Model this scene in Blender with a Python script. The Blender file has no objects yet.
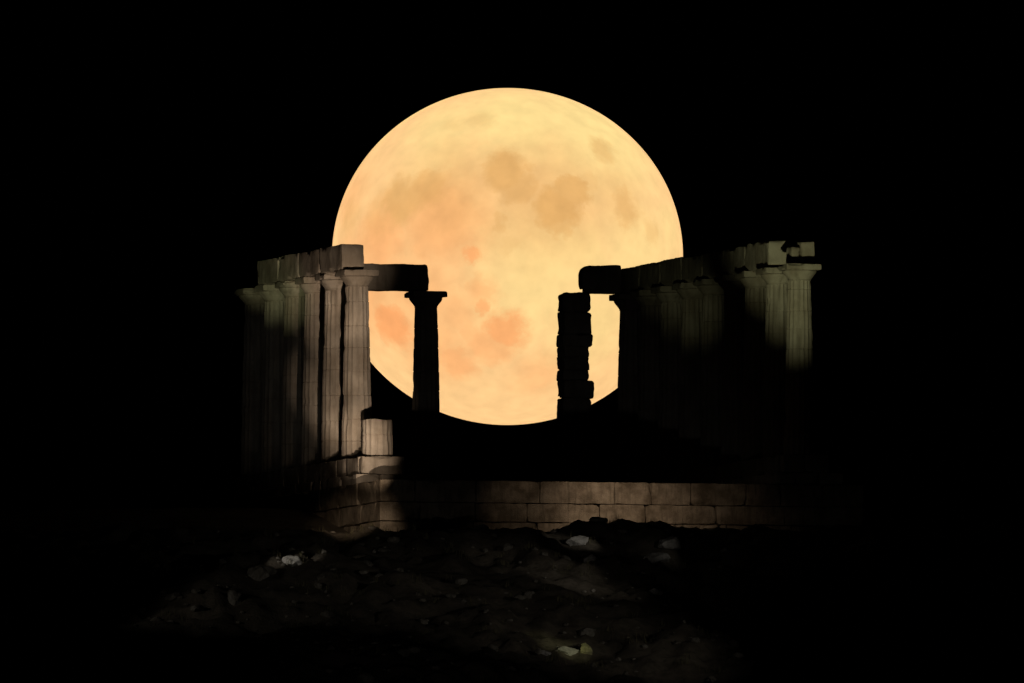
import bpy, bmesh, math, random
from mathutils import Vector, Matrix, noise

# ------------------------------------------------------------------ camera, sky, lamps, exposure
C = bpy.context.scene
COL = C.collection
S_ = 0.0326                 # metres per pixel at the temple
D = 1240.0                  # camera distance (long telephoto from the far shore)
EL = math.atan(0.049)       # camera looks slightly up at the cape
Z0 = 3.883

cam_d = bpy.data.cameras.new('camera')
cam = bpy.data.objects.new('camera', cam_d)
COL.objects.link(cam)
cam.location = (0, -D * math.cos(EL), Z0 - D * math.sin(EL))
cam.rotation_euler = (math.pi / 2 + EL, 0, 0)
cam_d.sensor_width = 36
cam_d.lens = 36.0 * (D / S_) / 1024
cam_d.clip_start = 1
cam_d.clip_end = 60000
C.camera = cam

w = bpy.data.worlds.new('World')
C.world = w
w.use_nodes = True
nt = w.node_tree
sky = nt.nodes.new('ShaderNodeTexSky')
sky.sky_type = 'NISHITA'
sky.sun_disc = False
sky.sun_elevation = math.radians(-8)
sky.sun_rotation = math.radians(180)
nt.links.new(sky.outputs[0], nt.nodes['Background'].inputs[0])
nt.nodes['Background'].inputs[1].default_value = 0.04

C.view_settings.view_transform = 'Standard'
C.view_settings.look = 'None'
C.view_settings.exposure = 0
C.view_settings.gamma = 1
C.view_settings.use_curve_mapping = False


def flood(name, loc, target, power, angle, blend, color, radius=0.09):
    l = bpy.data.lights.new(name, 'SPOT')
    l.energy = power
    l.spot_size = math.radians(angle)
    l.spot_blend = blend
    l.color = color
    l.shadow_soft_size = radius
    o = bpy.data.objects.new(name, l)
    COL.objects.link(o)
    o.location = loc
    o.rotation_euler = (Vector(target) - Vector(loc)).to_track_quat('-Z', 'Y').to_euler()
    return o


# the ruin's own floodlights on the slope in front of it, plus some added spots
WARM = (1.0, 0.75, 0.54)
OLIVE = (0.93, 0.95, 0.52)
# left colonnade: three narrow beams on its near end, one washing the far capitals, a weak lamp at its foot, an added fill on its dark shafts
flood('spot_lamp', (-4.2, -24.0, -2.9), (-4.8, -2.4, 0.3), 8800, 6.8, 1.0, WARM, 0.05)
flood('spot_lamp', (-4.0, -24.0, -2.9), (-5.2, 0.0, 1.6), 8300, 7.4, 1.0, WARM, 0.05)
flood('spot_lamp', (-3.9, -24.0, -2.9), (-5.25, 0.0, 3.7), 8300, 7.2, 1.0, WARM, 0.05)
flood('spot_lamp', (-3.8, -24.0, -2.9), (-5.8, 0.5, 5.9), 11500, 9.0, 1.0, WARM, 0.05)
flood('spot_lamp', (-5.0, -8.2, -0.65), (-4.9, -3.4, -0.35), 105, 30, 0.9, WARM, 0.05)
flood('spot_lamp', (-9.5, -30.0, -4.5), (-8.05, 9.0, 6.85), 8500, 6.2, 0.8, OLIVE, 0.05)
flood('spot_lamp', (-9.5, -14.0, -1.5), (-7.8, 9.0, 3.0), 150, 18, 1.0, (1, 0.95, 0.85), 0.05)
# right colonnade: near end, and a faint spot added for its middle
flood('spot_lamp', (6.0, -42.0, -9.8), (9.1, -3.5, 6.3), 13500, 9.0, 1.0, OLIVE, 0.05)
flood('spot_lamp', (3.0, -24.0, -3.0), (5.3, 7.0, 5.8), 1300, 8.0, 1.0, OLIVE, 0.05)
# front wall of the foundation from close by, and the ground by the left corner
for lx, pw in ((1.2, 55), (3.5, 310), (5.7, 60)):
    flood('spot_lamp', (lx, -11.1, 0.7), (lx, -7.6, -2.0), pw, 70, 1.0, WARM, 0.05)
flood('spot_lamp', (-5.8, -26.0, -0.8), (-5.2, -10.6, -2.45), 3800, 12, 1.0, WARM, 0.05)
# unseen spots added at the sides to brighten pale rocks and slope patches
ROCKLIGHT = (1, 0.93, 0.84)
flood('spot_lamp', (-18.0, -31.0, -2.5), (-7.1, -19.1, -4.0), 3000, 3.6, 0.9, ROCKLIGHT, 0.05)
flood('spot_lamp', (-18.5, -31.0, -2.5), (-8.3, -21.4, -4.7), 60, 9.0, 1.0, ROCKLIGHT, 0.05)
flood('spot_lamp', (13.0, -27.0, -1.0), (2.2, -13.6, -3.2), 2000, 4.0, 0.9, ROCKLIGHT, 0.05)
flood('spot_lamp', (13.5, -27.0, -1.0), (4.9, -14.7, -3.6), 330, 6.5, 1.0, ROCKLIGHT, 0.05)
flood('spot_lamp', (12.0, -30.0, -2.0), (2.0, -17.6, -4.5), 1100, 13.0, 1.0, ROCKLIGHT, 0.05)
flood('spot_lamp', (12.0, -42.0, -6.0), (1.85, -26.3, -7.15), 2400, 4.6, 0.9, OLIVE, 0.05)
flood('spot_lamp', (-19.0, -36.0, -3.0), (-6.5, -22.5, -5.3), 420, 26.0, 1.0, ROCKLIGHT, 0.05)
flood('spot_lamp', (15.0, -40.0, -3.5), (1.0, -24.0, -6.0), 900, 30.0, 1.0, ROCKLIGHT, 0.05)
# unseen far lamp added as a weak fill over the whole slope
flood('spot_lamp', (-2.0, -100.0, -15.0), (-1.0, -33.0, -8.0), 2000, 13, 1.0, (1, 0.92, 0.85), 0.5)

# ------------------------------------------------------------------ helpers
R = random.Random(7)
TH = math.asin(0.2684)
SA, CA = math.sin(TH), math.cos(TH)
P0 = Vector(((357 - 512) * S_, 0, 0))
PITCH = 2.52
W_ = 12.83                  # distance between the two colonnades


def T(u, t, z=0.0):
    """temple coordinates: u metres along the colonnade (away), t metres across it"""
    return Vector((P0.x - SA * u + CA * t, P0.y + CA * u + SA * t, z))


def tag(o, label, cat, group=None):
    o['kind'] = 'thing'
    o['label'] = label
    o['category'] = cat
    if group:
        o['group'] = group
    return o


def struct(o):
    o['kind'] = 'structure'
    return o


def empty(name, loc, rz=0.0):
    o = bpy.data.objects.new(name, None)
    COL.objects.link(o)
    o.location = loc
    o.rotation_euler = (0, 0, rz)
    o.empty_display_size = 0.3
    return o


def build(name, bm, mat, parent=None, smooth=True, loc=None, rz=None, sharp=35):
    me = bpy.data.meshes.new(name)
    bm.normal_update()
    bm.to_mesh(me)
    bm.free()
    me.materials.append(mat)
    if smooth:
        me.polygons.foreach_set('use_smooth', [True] * len(me.polygons))
        me.set_sharp_from_angle(angle=math.radians(sharp))
    o = bpy.data.objects.new(name, me)
    COL.objects.link(o)
    if parent:
        o.parent = parent
    if loc is not None:
        o.location = loc
    if rz is not None:
        o.rotation_euler = (0, 0, rz)
    return o


def nz(p, s, seed):
    return noise.noise(Vector((p.x * s + seed * 17.3, p.y * s - seed * 9.1, p.z * s + seed * 4.7)))


def rough_box(bm, c, half, seed, rad=0.05, cell=0.14, amp=0.02, chip=0.05, lr=None):
    """a worn stone block: rounded edges, uneven faces, broken corners"""
    c = Vector(c)
    hx, hy, hz = half
    n = [max(2, int(round(2 * h / cell))) for h in half]
    h3 = Vector(half)
    vs = {}

    def vert(i, j, k):
        key = (i, j, k)
        if key in vs:
            return vs[key]
        p = Vector((-hx + 2 * hx * i / n[0], -hy + 2 * hy * j / n[1], -hz + 2 * hz * k / n[2]))
        rad_ = rad if lr is None else (lr if p.x < 0 else rad)
        q = Vector([max(-h + rad_, min(h - rad_, v)) for v, h in zip(p, h3)])
        dlt = p - q
        if dlt.length > 1e-6:
            on = sum(1 for v, h in zip(p, h3) if abs(abs(v) - h) < 1e-6)
            p2 = q + dlt.normalized() * min(rad_, dlt.length)
            e = nz(p + c, 1.7, seed) + 0.5 * nz(p + c, 4.1, seed + 3)
            if on >= 2 and e > 0.1:
                p2 -= dlt.normalized() * chip * (e - 0.1) * (1.6 if on == 3 else 1.0) * 2
            p = p2
        nrm = Vector([v / h for v, h in zip(p, h3)])
        p = p + nrm * amp * (nz(p + c, 2.3, seed + 1) + 0.6 * nz(p + c, 6.5, seed + 2))
        vs[key] = bm.verts.new(p + c)
        return vs[key]

    for ax in range(3):
        a, b = [x for x in range(3) if x != ax]
        for side in (0, n[ax]):
            for i in range(n[a]):
                for j in range(n[b]):
                    f = []
                    for (di, dj) in ((0, 0), (1, 0), (1, 1), (0, 1)):
                        key = [0, 0, 0]
                        key[ax] = side
                        key[a] = i + di
                        key[b] = j + dj
                        f.append(vert(*key))
                    flip = (side == 0) ^ (ax == 1)
                    bm.faces.new(f[::-1] if flip else f)


# ------------------------------------------------------------------ materials
def stone_material(name, c1, c2, c3, scale=1.0, bump=0.35):
    m = bpy.data.materials.new(name)
    m.use_nodes = True
    t = m.node_tree
    N, L = t.nodes, t.links
    bs = N['Principled BSDF']
    bs.inputs['Roughness'].default_value = 0.85
    bs.inputs['Specular IOR Level'].default_value = 0.25
    g = N.new('ShaderNodeNewGeometry')
    mp = N.new('ShaderNodeMapping')
    L.new(g.outputs['Position'], mp.inputs['Vector'])
    n1 = N.new('ShaderNodeTexNoise')
    n1.inputs['Scale'].default_value = 0.9 * scale
    n1.inputs['Detail'].default_value = 7
    n1.inputs['Roughness'].default_value = 0.65
    L.new(mp.outputs[0], n1.inputs['Vector'])
    r1 = N.new('ShaderNodeValToRGB')
    r1.color_ramp.elements[0].position = 0.36
    r1.color_ramp.elements[0].color = (*c1, 1)
    r1.color_ramp.elements[1].position = 0.64
    r1.color_ramp.elements[1].color = (*c2, 1)
    L.new(n1.outputs['Fac'], r1.inputs[0])
    # rain streaks and lichen: noise stretched upright
    mp2 = N.new('ShaderNodeMapping')
    mp2.inputs['Scale'].default_value = (5 * scale, 5 * scale, 0.7 * scale)
    L.new(g.outputs['Position'], mp2.inputs['Vector'])
    n2 = N.new('ShaderNodeTexNoise')
    n2.inputs['Scale'].default_value = 1.0
    n2.inputs['Detail'].default_value = 5
    L.new(mp2.outputs[0], n2.inputs['Vector'])
    r2 = N.new('ShaderNodeValToRGB')
    r2.color_ramp.elements[0].position = 0.5
    r2.color_ramp.elements[0].color = (0, 0, 0, 1)
    r2.color_ramp.elements[1].position = 0.75
    r2.color_ramp.elements[1].color = (0.8, 0.8, 0.8, 1)
    L.new(n2.outputs['Fac'], r2.inputs[0])
    mx = N.new('ShaderNodeMix')
    mx.data_type = 'RGBA'
    L.new(r2.outputs[0], mx.inputs['Factor'])
    L.new(r1.outputs[0], mx.inputs['A'])
    mx.inputs['B'].default_value = (*c3, 1)
    L.new(mx.outputs['Result'], bs.inputs['Base Color'])
    n3 = N.new('ShaderNodeTexNoise')
    n3.inputs['Scale'].default_value = 14 * scale
    n3.inputs['Detail'].default_value = 6
    L.new(mp.outputs[0], n3.inputs['Vector'])
    b = N.new('ShaderNodeBump')
    b.inputs['Strength'].default_value = bump
    b.inputs['Distance'].default_value = 0.04
    L.new(n3.outputs['Fac'], b.inputs['Height'])
    L.new(b.outputs[0], bs.inputs['Normal'])
    return m


M_MARBLE = stone_material('weathered_marble', (0.36, 0.31, 0.25), (0.56, 0.51, 0.44), (0.22, 0.19, 0.15))
M_BLOCK = stone_material('foundation_stone', (0.15, 0.12, 0.085), (0.40, 0.34, 0.26), (0.13, 0.11, 0.08), 1.9, 1.0)
M_ROCK = stone_material('pale_rock', (0.30, 0.29, 0.26), (0.50, 0.48, 0.44), (0.18, 0.17, 0.15), 2.2, 0.6)
M_GROUND = stone_material('dry_stony_soil', (0.075, 0.062, 0.045), (0.17, 0.145, 0.11), (0.05, 0.048, 0.032), 0.8, 0.8)

M_LICHEN = stone_material('lichen_rock', (0.30, 0.28, 0.13), (0.46, 0.43, 0.25), (0.20, 0.18, 0.08), 3.0, 0.6)
M_RUBBLE = stone_material('rubble_stone', (0.10, 0.09, 0.07), (0.26, 0.24, 0.20), (0.07, 0.06, 0.05), 3.0, 0.6)

m = bpy.data.materials.new('sea_water')
m.use_nodes = True
b_ = m.node_tree.nodes['Principled BSDF']
b_.inputs['Base Color'].default_value = (0.01, 0.018, 0.025, 1)
b_.inputs['Roughness'].default_value = 0.12
nn = m.node_tree.nodes.new('ShaderNodeTexNoise')
nn.inputs['Scale'].default_value = 0.8
nn.inputs['Detail'].default_value = 5
gg = m.node_tree.nodes.new('ShaderNodeNewGeometry')
m.node_tree.links.new(gg.outputs['Position'], nn.inputs['Vector'])
bb = m.node_tree.nodes.new('ShaderNodeBump')
bb.inputs['Strength'].default_value = 0.4
bb.inputs['Distance'].default_value = 0.3
m.node_tree.links.new(nn.outputs['Fac'], bb.inputs['Height'])
m.node_tree.links.new(bb.outputs[0], b_.inputs['Normal'])
M_SEA = m


def moon_material():
    m = bpy.data.materials.new('moon_surface')
    m.use_nodes = True
    t = m.node_tree
    N, L = t.nodes, t.links
    N.remove(N['Principled BSDF'])
    em = N.new('ShaderNodeEmission')
    L.new(em.outputs[0], N['Material Output'].inputs['Surface'])
    tc = N.new('ShaderNodeTexCoord')
    wn = N.new('ShaderNodeTexNoise')
    wn.inputs['Scale'].default_value = 6.5
    wn.inputs['Detail'].default_value = 9
    wn.inputs['Roughness'].default_value = 0.68
    L.new(tc.outputs['Object'], wn.inputs['Vector'])
    sub = N.new('ShaderNodeVectorMath'); sub.operation = 'SUBTRACT'
    L.new(wn.outputs['Color'], sub.inputs[0])
    sub.inputs[1].default_value = (0.5, 0.5, 0.5)
    sc = N.new('ShaderNodeVectorMath'); sc.operation = 'SCALE'
    L.new(sub.outputs[0], sc.inputs[0])
    sc.inputs['Scale'].default_value = 0.24
    ad = N.new('ShaderNodeVectorMath'); ad.operation = 'ADD'
    L.new(tc.outputs['Object'], ad.inputs[0])
    L.new(sc.outputs[0], ad.inputs[1])

    def blobs(lst):
        acc = None
        for (px, py, r, strength, soft) in lst:
            x, z = (px - 507.5) / 175.5, -(py - 256.5) / 168.5
            y = -math.sqrt(max(0.02, 1 - x * x - z * z))
            d = N.new('ShaderNodeVectorMath'); d.operation = 'DISTANCE'
            L.new(ad.outputs[0], d.inputs[0])
            d.inputs[1].default_value = (x, y, z)
            mr = N.new('ShaderNodeMapRange')
            mr.interpolation_type = 'SMOOTHSTEP'
            rr = r / 172.0
            mr.inputs['From Min'].default_value = rr * (1 - soft)
            mr.inputs['From Max'].default_value = rr * (1 + soft)
            mr.inputs['To Min'].default_value = strength
            mr.inputs['To Max'].default_value = 0
            L.new(d.outputs['Value'], mr.inputs['Value'])
            if acc is None:
                acc = mr.outputs[0]
            else:
                mxn = N.new('ShaderNodeMath'); mxn.operation = 'MAXIMUM'
                L.new(acc, mxn.inputs[0]); L.new(mr.outputs[0], mxn.inputs[1])
                acc = mxn.outputs[0]
        return acc

    maria = blobs([(455, 195, 50, .38, .8), (545, 205, 60, .42, .8), (610, 200, 36, .3, .8), (500, 230, 34, .3, .8), (505, 180, 27, .8, .5), (518, 196, 22, .7, .5), (428, 196, 25, .7, .55), (404, 205, 26, .7, .5),
                   (385, 215, 26, .4, .7), (556, 216, 27, .85, .5), (572, 200, 20, .8, .4), (560, 232, 18, .7, .5),
                   (625, 212, 21, .62, .55), (604, 157, 16, .5, .6), (350, 222, 20, .35, .6), (499, 234, 11, .55, .6),
                   (480, 125, 14, .25, .7), (650, 235, 12, .35, .6), (455, 130, 12, .2, .7), (590, 190, 14, .4, .6),
                   (512, 250, 14, .35, .7), (530, 230, 10, .4, .7)])
    orange = blobs([(392, 331, 26, .9, .5), (506, 338, 20, .8, .45), (484, 352, 20, .55, .6), (470, 338, 14, .45, .6), (498, 358, 16, .5, .6), (456, 367, 22, .6, .6), (471, 264, 10, .8, .6),
                    (440, 232, 42, .55, .7), (380, 245, 36, .6, .7), (360, 290, 50, .55, .8), (420, 300, 46, .4, .8),
                    (455, 320, 24, .4, .7), (540, 380, 26, .35, .8), (480, 300, 16, .5, .7), (484, 315, 8, .7, .6),
                    (430, 350, 40, .45, .8), (350, 200, 30, .35, .8)])
    yellow = blobs([(590, 130, 75, .9, .8), (520, 120, 60, .9, .7), (450, 130, 45, .7, .8), (640, 270, 60, .6, .8), (540, 290, 55, .65, .8), (590, 330, 45, .6, .8),
                    (440, 150, 40, .5, .8), (520, 115, 40, .5, .8), (670, 230, 30, .5, .8), (580, 270, 40, .6, .7)])

    def mix(fac, a, bcol):
        mxn = N.new('ShaderNodeMix'); mxn.data_type = 'RGBA'
        L.new(fac, mxn.inputs['Factor'])
        if isinstance(a, tuple):
            mxn.inputs['A'].default_value = a
        else:
            L.new(a, mxn.inputs['A'])
        mxn.inputs['B'].default_value = bcol
        return mxn.outputs['Result']

    def srgb(r, g, b):
        f = lambda v: (v / 255 / 12.92) if v < 10.3 else ((v / 255 + 0.055) / 1.055) ** 2.4
        return (f(r), f(g), f(b), 1)

    col = mix(yellow, srgb(255, 205, 140), srgb(255, 224, 148))
    col = mix(orange, col, srgb(252, 168, 104))  # orange patches, with the air's reddening low on the disc painted in
    col = mix(maria, col, srgb(226, 171, 101))
    # small craters and ray mottling
    cn = N.new('ShaderNodeTexNoise')
    cn.inputs['Scale'].default_value = 9
    cn.inputs['Detail'].default_value = 6
    L.new(tc.outputs['Object'], cn.inputs['Vector'])
    mr = N.new('ShaderNodeMapRange')
    mr.inputs['From Min'].default_value = 0.3
    mr.inputs['From Max'].default_value = 0.7
    mr.inputs['To Min'].default_value = 0.93
    mr.inputs['To Max'].default_value = 1.07
    L.new(cn.outputs['Fac'], mr.inputs['Value'])
    mu = N.new('ShaderNodeVectorMath'); mu.operation = 'SCALE'
    L.new(col, mu.inputs[0])
    L.new(mr.outputs[0], mu.inputs['Scale'])
    L.new(mu.outputs[0], em.inputs['Color'])
    em.inputs['Strength'].default_value = 1.0
    return m


# ------------------------------------------------------------------ terrain and sea
def smooth(a, b, x):
    x = max(0.0, min(1.0, (x - a) / (b - a)))
    return x * x * (3 - 2 * x)


def ground_z(x, y):
    # level cape top, stony slope towards the camera, sea bed, far shore under the camera
    p = Vector((x, y, 0))
    yy = y - 0.27 * x * smooth(0, 1, (18 - abs(x)) / 10)          # slope starts along the temple's front
    base = -1.5 - 1.45 * smooth(4, -8, yy)
    d = max(0.0, -12.5 - yy)
    base -= 0.285 * d if d < 60 else 17.1 + 0.33 * (d - 60)
    side = max(0.0, abs(x) - 24)
    base -= 0.16 * side + 0.002 * side * side
    back = max(0.0, y - 45)
    base -= 0.3 * back
    base = max(base, -72.0)
    near = smooth(120, 30, math.hypot(x, y + 10))
    big = noise.noise(Vector((x * 0.13, y * 0.13, 3.1))) * 0.45
    mid = noise.noise(Vector((x * 0.5, y * 0.35, 7.7))) * 0.30
    # broken rock: sharp-edged humps at several sizes
    rid = (abs(noise.noise(Vector((x * 0.8 + 4, y * 0.5, 1.3)))) * 0.45 + abs(noise.noise(Vector((x * 1.9, y * 1.1 + 9, 4.3)))) * 0.26
           + abs(noise.noise(Vector((x * 4.1 + 2, y * 2.6, 8.3)))) * 0.13)
    fine = noise.noise(Vector((x * 1.7, y * 1.7, 2.2))) * 0.10 + noise.noise(Vector((x * 4.2, y * 4.2, 5.2))) * 0.06
    k = smooth(-8, -13, yy)
    base += near * ((big + mid + rid - 0.2) * k + fine * (0.35 + 0.65 * k))
    if y < -1150:
        base = base + (-58.9 - base) * smooth(-1180, -1225, y) * smooth(160, 60, abs(x))
    return base


def axis(lo, hi, step, far_lo, far_hi, ratio=1.28):
    pts = []
    v = lo
    while v <= hi:
        pts.append(v)
        v += step
    st = step
    v = pts[-1]
    while v < far_hi:
        st *= ratio
        v += st
        pts.append(min(v, far_hi))
    st = step
    v = lo
    pre = []
    while v > far_lo:
        st *= ratio
        v -= st
        pre.append(max(v, far_lo))
    return pre[::-1] + pts


xs = axis(-19, 19, 0.24, -25000, 25000)
ys = axis(-38, 6, 0.24, -1130, 25000, 1.2)
ys = [-25000, -9000, -3000, -1700, -1500, -1400, -1300, -1260, -1240, -1225, -1215, -1200, -1190, -1180, -1160] + ys
bm = bmesh.new()
grid = [[bm.verts.new((x, y, ground_z(x, y))) for x in xs] for y in ys]
for j in range(len(ys) - 1):
    for i in range(len(xs) - 1):
        bm.faces.new((grid[j][i], grid[j][i + 1], grid[j + 1][i + 1], grid[j + 1][i]))
struct(build('ground', bm, M_GROUND, sharp=60))

bm = bmesh.new()
q = [bm.verts.new(p) for p in ((-26000, -26000, -62.0), (26000, -26000, -62.0), (26000, 26000, -62.0), (-26000, 26000, -62.0))]
bm.faces.new(q)
struct(build('sea', bm, M_SEA, smooth=False))

# ------------------------------------------------------------------ moon
MD = 20000.0
bm = bmesh.new()
bmesh.ops.create_uvsphere(bm, u_segments=160, v_segments=96, radius=1.0)
moon = build('moon', bm, moon_material(), sharp=180)
k_ = S_ / D
dx, dy = (507.5 - 512) * k_, -(256.5 - 341.5) * k_
fw = Vector((0, math.cos(EL), math.sin(EL)))
up = Vector((0, -math.sin(EL), math.cos(EL)))
moon.location = Vector(cam.location) + MD * (fw + Vector((1, 0, 0)) * dx + up * dy)
rad = 175.5 * k_ * MD
moon.scale = (rad, rad, rad * 168.5 / 175.5)      # squashed by refraction near the horizon
tag(moon, 'huge full orange moon hanging behind the ruined temple', 'moon')

# ------------------------------------------------------------------ temple base
fnd = empty('temple_foundation', T(2, 6, -2.4), TH)
tag(fnd, 'long rough stone foundation of the temple with a floodlit front wall', 'foundation')


def local(o, u, t, z):
    """temple coords -> local coords of an empty rotated by TH (x across, y along)"""
    v = T(u, t, z) - Vector(o.location)
    c, s = math.cos(-TH), math.sin(-TH)
    return Vector((c * v.x - s * v.y, s * v.x + c * v.y, v.z))


def courses(o, name, u0, u1, t0, t1, z0, z1, nz_, seed, mat, depth=0.55, bl=1.15, jit=0.04, worn=1.0):
    """a masonry body: solid core faced with uneven squared blocks on front and left side"""
    rr = random.Random(seed)
    b = bmesh.new()
    hs = [rr.uniform(0.75, 1.25) if nz_ > 1 else 1.0 for _ in range(nz_)]
    hs = [h * (z1 - z0) / sum(hs) for h in hs]
    for c in range(nz_):
        hz = hs[c]
        zc = z0 + sum(hs[:c]) + hz / 2
        t = t0
        while t < t1 - 0.05:
            l = bl * rr.uniform(0.5, 1.5)
            if t1 - (t + l) < 0.35:
                l = t1 - t
            l = min(l, t1 - t)
            rough_box(b, local(o, u0 + depth / 2 + rr.uniform(-jit, jit), t + l / 2, zc),
                      (l / 2 - 0.008, depth / 2, hz / 2 - 0.006), rr.randint(0, 999), 0.05 * worn, 0.13, 0.025 * worn, 0.10 * worn)
            t += l
        u = u0 + depth + 0.02
        while u < u1 - 0.05:
            l = min(bl * rr.uniform(0.8, 1.5), u1 - u)
            if u1 - (u + l) < 0.35:
                l = u1 - u
            rough_box(b, local(o, u + l / 2, t0 + depth / 2 + rr.uniform(-jit, jit), zc),
                      (depth / 2, l / 2 - 0.008, hz / 2 - 0.006), rr.randint(0, 999), 0.045, 0.2, 0.02, 0.10)
            u += l
    # core, kept back from the faces
    rough_box(b, local(o, (u0 + u1) / 2 + depth / 2, (t0 + t1) / 2 + depth / 2, (z0 + z1) / 2 - 0.03),
              ((t1 - t0) / 2 - depth / 2 - 0.03, (u1 - u0) / 2 - depth / 2 - 0.03, (z1 - z0) / 2), seed, 0.04, 0.8, 0.01, 0.0)
    return build(name, b, mat, o, sharp=40)


courses(fnd, 'retaining_wall', -9.0, 15.5, -1.7, 14.6, -2.95, -1.02, 3, 11, M_BLOCK, 0.6, 1.9, 0.03, 0.5)
sty = empty('stepped_platform', T(5, 0, -1.0), TH)
tag(sty, 'stepped stone platform under the left colonnade with a broken near end', 'platform')
courses(sty, 'lower_step', -4.05, 14.6, -1.15, 0.95, -1.0, -0.62, 1, 21, M_MARBLE, 0.5, 1.3)
courses(sty, 'upper_step', -3.45, 14.2, -0.78, 0.68, -0.61, 0.0, 1, 22, M_MARBLE, 0.5, 1.26, 0.015)
sty = empty('stepped_platform', T(3, W_, -1.0), TH)
tag(sty, 'stepped stone platform under the right colonnade, lost in darkness', 'platform')
courses(sty, 'lower_step', -8.75, 14.6, W_ - 1.15, W_ + 1.15, -1.0, -0.62, 1, 31, M_MARBLE, 0.5, 1.3)
courses(sty, 'upper_step', -8.4, 14.2, W_ - 0.78, W_ + 0.78, -0.61, 0.0, 1, 32, M_MARBLE, 0.5, 1.26, 0.015)
pv = empty('cross_platform', T(12.6, 6.5, -1.0), TH)
tag(pv, 'low unlit stone platform carrying the lone column and the ragged pier', 'platform')
courses(pv, 'paving_step', 11.5, 13.8, 1.2, W_ - 1.4, -1.0, 0.0, 2, 41, M_MARBLE, 0.5, 1.3)

# ------------------------------------------------------------------ columns
HS, HE, HC = 5.66, 6.0, 6.2       # top of shaft, of echinus, of abacus


def shaft_bm(seed, height=HS, full=HS, r0=0.50, r1=0.372, broken=False):
    bm = bmesh.new()
    rr = random.Random(seed)
    nf, per = 16, 6
    na = nf * per
    joints = []
    z = 0.0
    while z < full - 0.5:
        z += rr.uniform(0.58, 0.86)
        joints.append(z)
    joints = [j for j in joints if j < height - 0.25]
    zs = set()
    z = 0.0
    while z < height:
        zs.add(round(z, 3))
        z += 0.11
    for j in joints:
        zs.update((round(j - 0.022, 3), round(j, 3), round(j + 0.022, 3)))
    zs.add(height)
    zs = sorted(zs)
    jset = {round(j, 3) for j in joints}
    rot = rr.uniform(0, math.tau / nf)
    rows = []
    drum = 0
    off = [(rr.uniform(-.008, .008), rr.uniform(-.008, .008)) for _ in range(30)]
    for z in zs:
        drum = sum(1 for j in joints if z >= j)
        f = z / full
        r = r0 + (r1 - r0) * f + 0.012 * math.sin(math.pi * f)
        groove = 0.018 if z in jset else 0.0
        row = []
        for a in range(na):
            ang = rot + math.tau * a / na
            fr = (a % per) / per
            p = Vector((math.cos(ang), math.sin(ang), 0))
            q = Vector((p.x * r, p.y * r, z))
            wear = 0.5 + 0.5 * nz(q, 1.1, seed)
            fl = 0.036 * math.sin(math.pi * fr) * (0.65 + 0.5 * wear)
            ch = max(0.0, nz(q, 2.6, seed + 5) - 0.28) * 0.10
            rad = r - fl - groove - ch + 0.008 * nz(q, 7.0, seed + 2)
            zz = z
            if broken and z == height:
                zz = z + 0.05 * nz(q, 2.0, seed + 8)
            row.append(bm.verts.new((p.x * rad + off[drum][0], p.y * rad + off[drum][1], zz)))
        rows.append(row)
    for a, b in zip(rows, rows[1:]):
        for i in range(na):
            j = (i + 1) % na
            bm.faces.new((a[i], a[j], b[j], b[i]))
    for row, flip in ((rows[0], True), (rows[-1], False)):
        c = bm.verts.new((0, 0, row[0].co.z))
        for i in range(na):
            j = (i + 1) % na
            bm.faces.new((row[j], row[i], c) if flip else (row[i], row[j], c))
    return bm


def echinus_bm(seed):
    bm = bmesh.new()
    prof = [(HS + 0.003, 0.375), (HS + 0.03, 0.385), (HS + 0.045, 0.372), (HS + 0.06, 0.395), (HS + 0.08, 0.40), (HS + 0.15, 0.455),
            (HS + 0.22, 0.515), (HS + 0.28, 0.555), (HS + 0.32, 0.565), (HE - 0.003, 0.55)]
    n = 56
    rows = []
    for z, r in prof:
        row = []
        for a in range(n):
            an = math.tau * a / n
            q = Vector((math.cos(an) * r, math.sin(an) * r, z))
            k = 1 + 0.02 * nz(q, 3, seed) - 0.22 * max(0, nz(q, 1.6, seed + 4) - 0.3)
            row.append(bm.verts.new((q.x * k, q.y * k, z)))
        rows.append(row)
    for a, b in zip(rows, rows[1:]):
        for i in range(n):
            j = (i + 1) % n
            bm.faces.new((a[i], a[j], b[j], b[i]))
    bm.faces.new(rows[0][::-1])
    bm.faces.new(rows[-1])
    return bm


def column(loc, seed, label, group=None):
    t = empty('fluted_column', loc, TH)
    tag(t, label, 'column', group)
    build('shaft', shaft_bm(seed), M_MARBLE, t, sharp=28)
    cap = build('capital', echinus_bm(seed), M_MARBLE, t, sharp=40)
    b = bmesh.new()
    rough_box(b, (0, 0, (HE + HC) / 2), (0.59, 0.59, (HC - HE) / 2), seed, 0.025, 0.07, 0.012, 0.11)
    build('abacus', b, M_MARBLE, cap, sharp=40)
    return t


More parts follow.
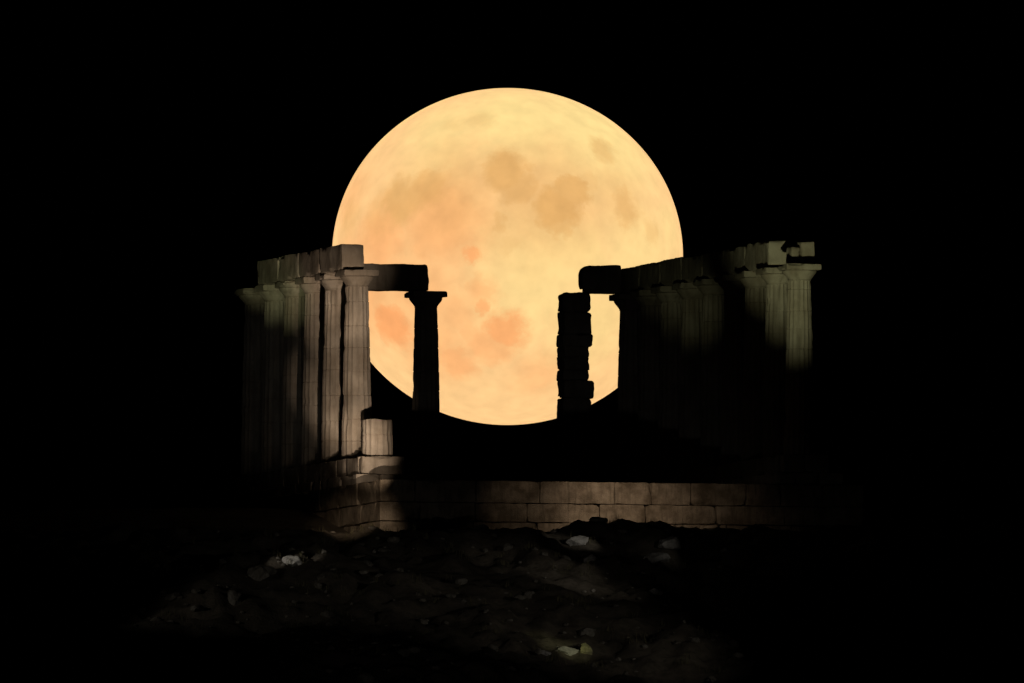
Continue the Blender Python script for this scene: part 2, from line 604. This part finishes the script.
GL = 'standing columns of the left colonnade'
lab = ['tall brightly floodlit fluted column at the near right end of the left colonnade',
       'second column from the bright right end of the left colonnade, warm brown',
       'third column from the bright right end of the left colonnade, dark brown',
       'shadowed column fourth from the bright right end of the left colonnade',
       'nearly black column next to the outermost left column, its capital lit',
       'outermost left column, its bare capital carrying no beam']
for i in range(6):
    column(T(PITCH * i, 0, 0.0), 100 + i, lab[i], GL)
GR = 'standing columns of the right colonnade'
ordn = ['', '', 'third', 'fourth', 'fifth', 'sixth', 'seventh', 'eighth']
U_N = PITCH * 5
for k in range(9):
    u = U_N - PITCH * 8 + PITCH * k
    if k == 0:
        l = 'olive lit rightmost column of the right colonnade, loose stones on its capital'
    elif k == 1:
        l = 'column under the broken end of the right colonnade beam, second from right, half lit'
    elif k == 8:
        l = 'silhouetted innermost column of the right colonnade beside the moonlit gap and ragged pier'
    else:
        l = '%s column from the right end of the right colonnade, lost in shadow' % ordn[k]
    column(T(u, W_, 0.0), 200 + k, l, GR)
column(T(U_N, 5.81, 0.0), 301, 'lone black silhouetted column with capital standing before the lower left of the moon')

st = empty('column_stump', T(-PITCH, 0, 0.0), TH)
tag(st, 'short pale fluted column stump beside the brightest column of the left colonnade', 'column stump')
build('drum', shaft_bm(401, 1.20, HS, broken=True), M_MARBLE, st, sharp=28)

# ragged pier: one course of stone upon the next
pier = empty('ragged_pier', T(U_N, 10.88, 0.0), TH)
tag(pier, 'ragged black stone pier silhouetted before the lower right of the moon', 'pier')
rr = random.Random(5)
z = 0.0
# heights and (left, right) reach of each course, uneven with lost corners
crs = [(1.00, .47, .50), (0.90, .465, .47), (0.75, .47, .47), (0.55, .47, .56), (0.34, .465, .385), (0.40, .455, .40), (0.33, .46, .375),
       (0.40, .47, .54), (0.68, .465, .455), (0.62, .46, .445)]
tot = sum(c[0] for c in crs)
for n, (h, l, r_) in enumerate(crs):
    h = h * 6.205 / tot
    b = bmesh.new()
    rough_box(b, ((r_ - l) / 2, rr.uniform(-.05, .05), z + h / 2), ((l + r_) / 2, 0.45, h / 2 + 0.004), 500 + n, 0.13 if n == len(crs) - 1 else rr.uniform(.02, .09), 0.06, 0.045, 0.14)
    build('block', b, M_MARBLE, pier, sharp=40)
    z += h

# ------------------------------------------------------------------ beams
HA = 0.84
GB = 'architrave blocks of the left colonnade'


def beam(name, u0, u1, t0, t1, z0, h, seed, label, group=None, rad_=0.035, chip=0.12, amp=0.02, lr=None):
    o = empty(name, T((u0 + u1) / 2, (t0 + t1) / 2, z0), TH)
    b = bmesh.new()
    rough_box(b, (0, 0, h / 2), ((t1 - t0) / 2, (u1 - u0) / 2, h / 2), seed, rad_, 0.10, amp, chip, lr)
    me = build(name, b, M_MARBLE, None, loc=o.location, rz=TH, sharp=40)
    bpy.data.objects.remove(o)
    return tag(me, label, 'beam', group)


sl = ['bright right end block of the beam on the left colonnade, jutting before the moon',
      'second block from the bright right end of the left colonnade beam',
      'third block from the bright right end of the left colonnade beam',
      'greenish far left block ending the beam on the left colonnade']
for i in range(4):
    u0 = -0.30 if i == 0 else PITCH * i + 0.006
    u1 = PITCH * (i + 1) - 0.006
    if i == 3:
        u1 += 0.1
    beam('architrave_block', u0, u1, -0.60, 0.16 if i == 0 else 0.27, HC + 0.012, [0.83, 0.80, 0.81, 0.78][i], 600 + i, sl[i], GB)
GN = 'architrave blocks of the right colonnade'
for k in range(7):
    u0 = U_N - PITCH * 7 + PITCH * k + (0.006 if k else -0.32)
    u1 = U_N - PITCH * 6 + PITCH * k - 0.006 + (0.42 if k == 6 else 0)
    l = ['olive lit broken end block of the right colonnade beam, nearest the loose stones',
         'second block from the lit broken end of the right colonnade beam',
         'third block from the lit broken end of the right colonnade beam, mostly dark',
         'fourth block from the lit broken end of the right colonnade beam, dark',
         'fifth block from the lit broken end of the right colonnade beam, faintly grey',
         'sixth block from the lit broken end of the right colonnade beam, before the moon edge',
         'innermost black block of the right colonnade beam, before the moon'][k]
    beam('architrave_block', u0, u1, W_ - 0.42, W_ + 0.42, HC + 0.012, [0.88, 0.84, 0.82, 0.80, 0.86, 0.84, 0.82][k], 650 + k, l, GN, 0.035, 0.06 if k == 0 else 0.12)
beam('cross_beam', U_N - 0.40, U_N + 0.40, 0.15, 5.80, HC + 0.012, 0.87, 700,
     'dark square ended cross beam resting on the lone silhouetted column', None, 0.03, 0.04)
beam('cross_beam', U_N - 0.40, U_N + 0.40, 11.06, W_ - 0.44, HC + 0.012, 0.93, 701,
     'dark round ended cross beam bridging from the ragged pier to the right colonnade', None, 0.03, 0.10, 0.03, 0.30)


# ------------------------------------------------------------------ loose stones
def rock(loc, size, seed, label, cat='rock', group=None, rz=0.0, mat=None, name='loose_rock'):
    bm = bmesh.new()
    bmesh.ops.create_icosphere(bm, subdivisions=4, radius=1.0)
    rr = random.Random(seed)
    planes = []
    for _ in range(13):
        v = Vector((rr.gauss(0, 1), rr.gauss(0, 1), rr.gauss(0, .8))).normalized()
        planes.append((v, rr.uniform(0.55, 0.9)))
    for v in bm.verts:
        p = v.co.copy()
        for (n, d) in planes:
            e = p.dot(n) - d
            if e > 0:
                p -= n * e * 0.93
        p *= 1 + 0.16 * nz(p, 2.1, seed) + 0.09 * nz(p, 5, seed + 1) + 0.04 * nz(p, 11, seed + 2)
        v.co = Vector((p.x * size[0], p.y * size[1], p.z * size[2]))
    o = build(name, bm, mat or M_ROCK, None, loc=loc, rz=rz, sharp=32)
    return tag(o, label, cat, group)


# stones left on the right hand capital
uN0 = U_N - PITCH * 8
for (du, dt, hx, hy, hz_, sd, lb) in (
        (0.33, 0.30, 0.23, 0.26, 0.375, 801, 'squared larger stone standing upright at the right edge of the rightmost capital'),
        (0.30, -0.12, 0.16, 0.24, 0.29, 802, 'smaller stone in the gap between the broken beam end and squared capital stone')):
    b = bmesh.new()
    rough_box(b, (0, 0, hz_), (hx, hy, hz_), sd, 0.06, 0.07, 0.03, 0.15)
    o = build('capital_stone', b, M_MARBLE, None, loc=T(uN0 + du, W_ + dt, HC + 0.01), rz=TH + 0.1, sharp=40)
    tag(o, lb, 'stone', 'loose stones on the rightmost capital')

# pale rocks on the slope
GS = 'pale rocks scattered on the dark slope'
for (x, y, sx, sy, sz, rz, sd, lb) in (
        (-7.09, -19.03, .40, .32, .27, 0.3, 901, 'bright pale rock with a dimmer one at its left, left side of dark slope'),
        (-8.11, -20.86, .36, .40, .34, 1.1, 902, 'dim grey rock just left of the bright pale rock on the left slope'),
        (-8.88, -24.17, .22, .25, .34, 2.0, 903, 'faint upright grey rock, lowest and leftmost on the dark slope'),
        (2.13, -13.57, .45, .30, .22, -0.35, 904, 'bright flat rock just below the middle of the floodlit foundation wall'),
        (2.51, -15.36, .24, .22, .18, 0.6, 905, 'small faint rock under the bright flat rock below the foundation wall'),
        (5.16, -14.04, .45, .35, .30, 0.2, 906, 'larger grey rock below the right part of the floodlit foundation wall'),
        (4.67, -15.17, .48, .30, .22, -0.3, 907, 'low grey rock touching the lower left of the larger grey rock'),
        (4.56, -18.81, .18, .18, .13, 0.9, 908, 'tiny lone rock lying well below the two grey rocks on the right slope'),
        (1.02, -27.26, .26, .18, .10, 0.1, 909, 'small flat chip left of the long pale rock at the bottom of the slope'),
        (1.77, -26.17, .42, .28, .18, 0.2, 910, 'long pale grey rock near the bottom edge, between flat chip and yellowish rock'),
        (2.33, -26.05, .30, .26, .24, 0.5, 911, 'yellowish rock at the right end of the bottom row of rocks')):
    rock((x, y, ground_z(x, y) + sz * 0.25), (sx, sy, sz), sd, lb, 'rock', GS, rz, M_RUBBLE if sd in (902, 903) else M_LICHEN if sd == 911 else M_ROCK)

# rubble and dry grass on the slope
rr = random.Random(77)
tb = bmesh.new()
bmesh.ops.create_icosphere(tb, subdivisions=2, radius=1.0)
TV = [v.co.copy() for v in tb.verts]
TF = [[v.index for v in f.verts] for f in tb.faces]
tb.free()
bm = bmesh.new()
for _ in range(600):
    x, y = rr.uniform(-13, 13), rr.uniform(-36, -8.5)
    s = min(0.24, 0.045 * math.exp(abs(rr.gauss(0, 0.75))))
    if y > -9.6 + 0.27 * (x + 4):
        continue
    q = Matrix.Rotation(rr.uniform(0, 6.3), 3, 'Z') @ Matrix.Rotation(rr.uniform(-.4, .4), 3, 'X')
    sx, sy, sz = s * rr.uniform(.8, 1.5), s * rr.uniform(.7, 1.2), s * rr.uniform(.5, .9)
    sd = rr.randint(0, 9999)
    c = Vector((x, y, ground_z(x, y) + sz * 0.2))
    nv = []
    for tv in TV:
        p = tv * (1 + 0.38 * nz(tv, 1.3, sd) + 0.15 * nz(tv, 3.4, sd + 1))
        nv.append(bm.verts.new(c + q @ Vector((p.x * sx, p.y * sy, p.z * sz))))
    for tf in TF:
        bm.faces.new([nv[i] for i in tf])
o = build('rubble', bm, M_RUBBLE, sharp=25)
o['kind'] = 'stuff'
o['label'] = 'small broken stones strewn over the dark slope below the temple'

m = bpy.data.materials.new('dry_grass')
m.use_nodes = True
b_ = m.node_tree.nodes['Principled BSDF']
b_.inputs['Base Color'].default_value = (0.12, 0.11, 0.055, 1)
b_.inputs['Roughness'].default_value = 0.9
bm = bmesh.new()
for _ in range(700):
    x, y = rr.uniform(-13, 13), rr.uniform(-36, -9.0)
    if noise.noise(Vector((x * 0.4, y * 0.4, 11))) < -0.05 or y > -9.6 + 0.27 * (x + 4):
        continue
    for _k in range(16):
        bx, by = x + rr.gauss(0, .10), y + rr.gauss(0, .10)
        z = ground_z(bx, by) - 0.02
        h = rr.uniform(.10, .30)
        a = rr.uniform(0, 6.3)
        lean = Vector((math.cos(a), math.sin(a), 0)) * h * rr.uniform(.1, .7)
        side = Vector((-math.sin(a), math.cos(a), 0)) * 0.007
        b0 = Vector((bx, by, z))
        v = [bm.verts.new(p) for p in (b0 - side, b0 + side, b0 + lean * .4 + Vector((0, 0, h * .6)) + side * .7,
                                       b0 + lean * .4 + Vector((0, 0, h * .6)) - side * .7, b0 + lean + Vector((0, 0, h)))]
        bm.faces.new((v[0], v[1], v[2], v[3]))
        bm.faces.new((v[3], v[2], v[4]))
o = build('dry_grass', bm, m, smooth=False)
o['kind'] = 'stuff'
o['label'] = 'sparse dry grass tufts growing on the dark slope'
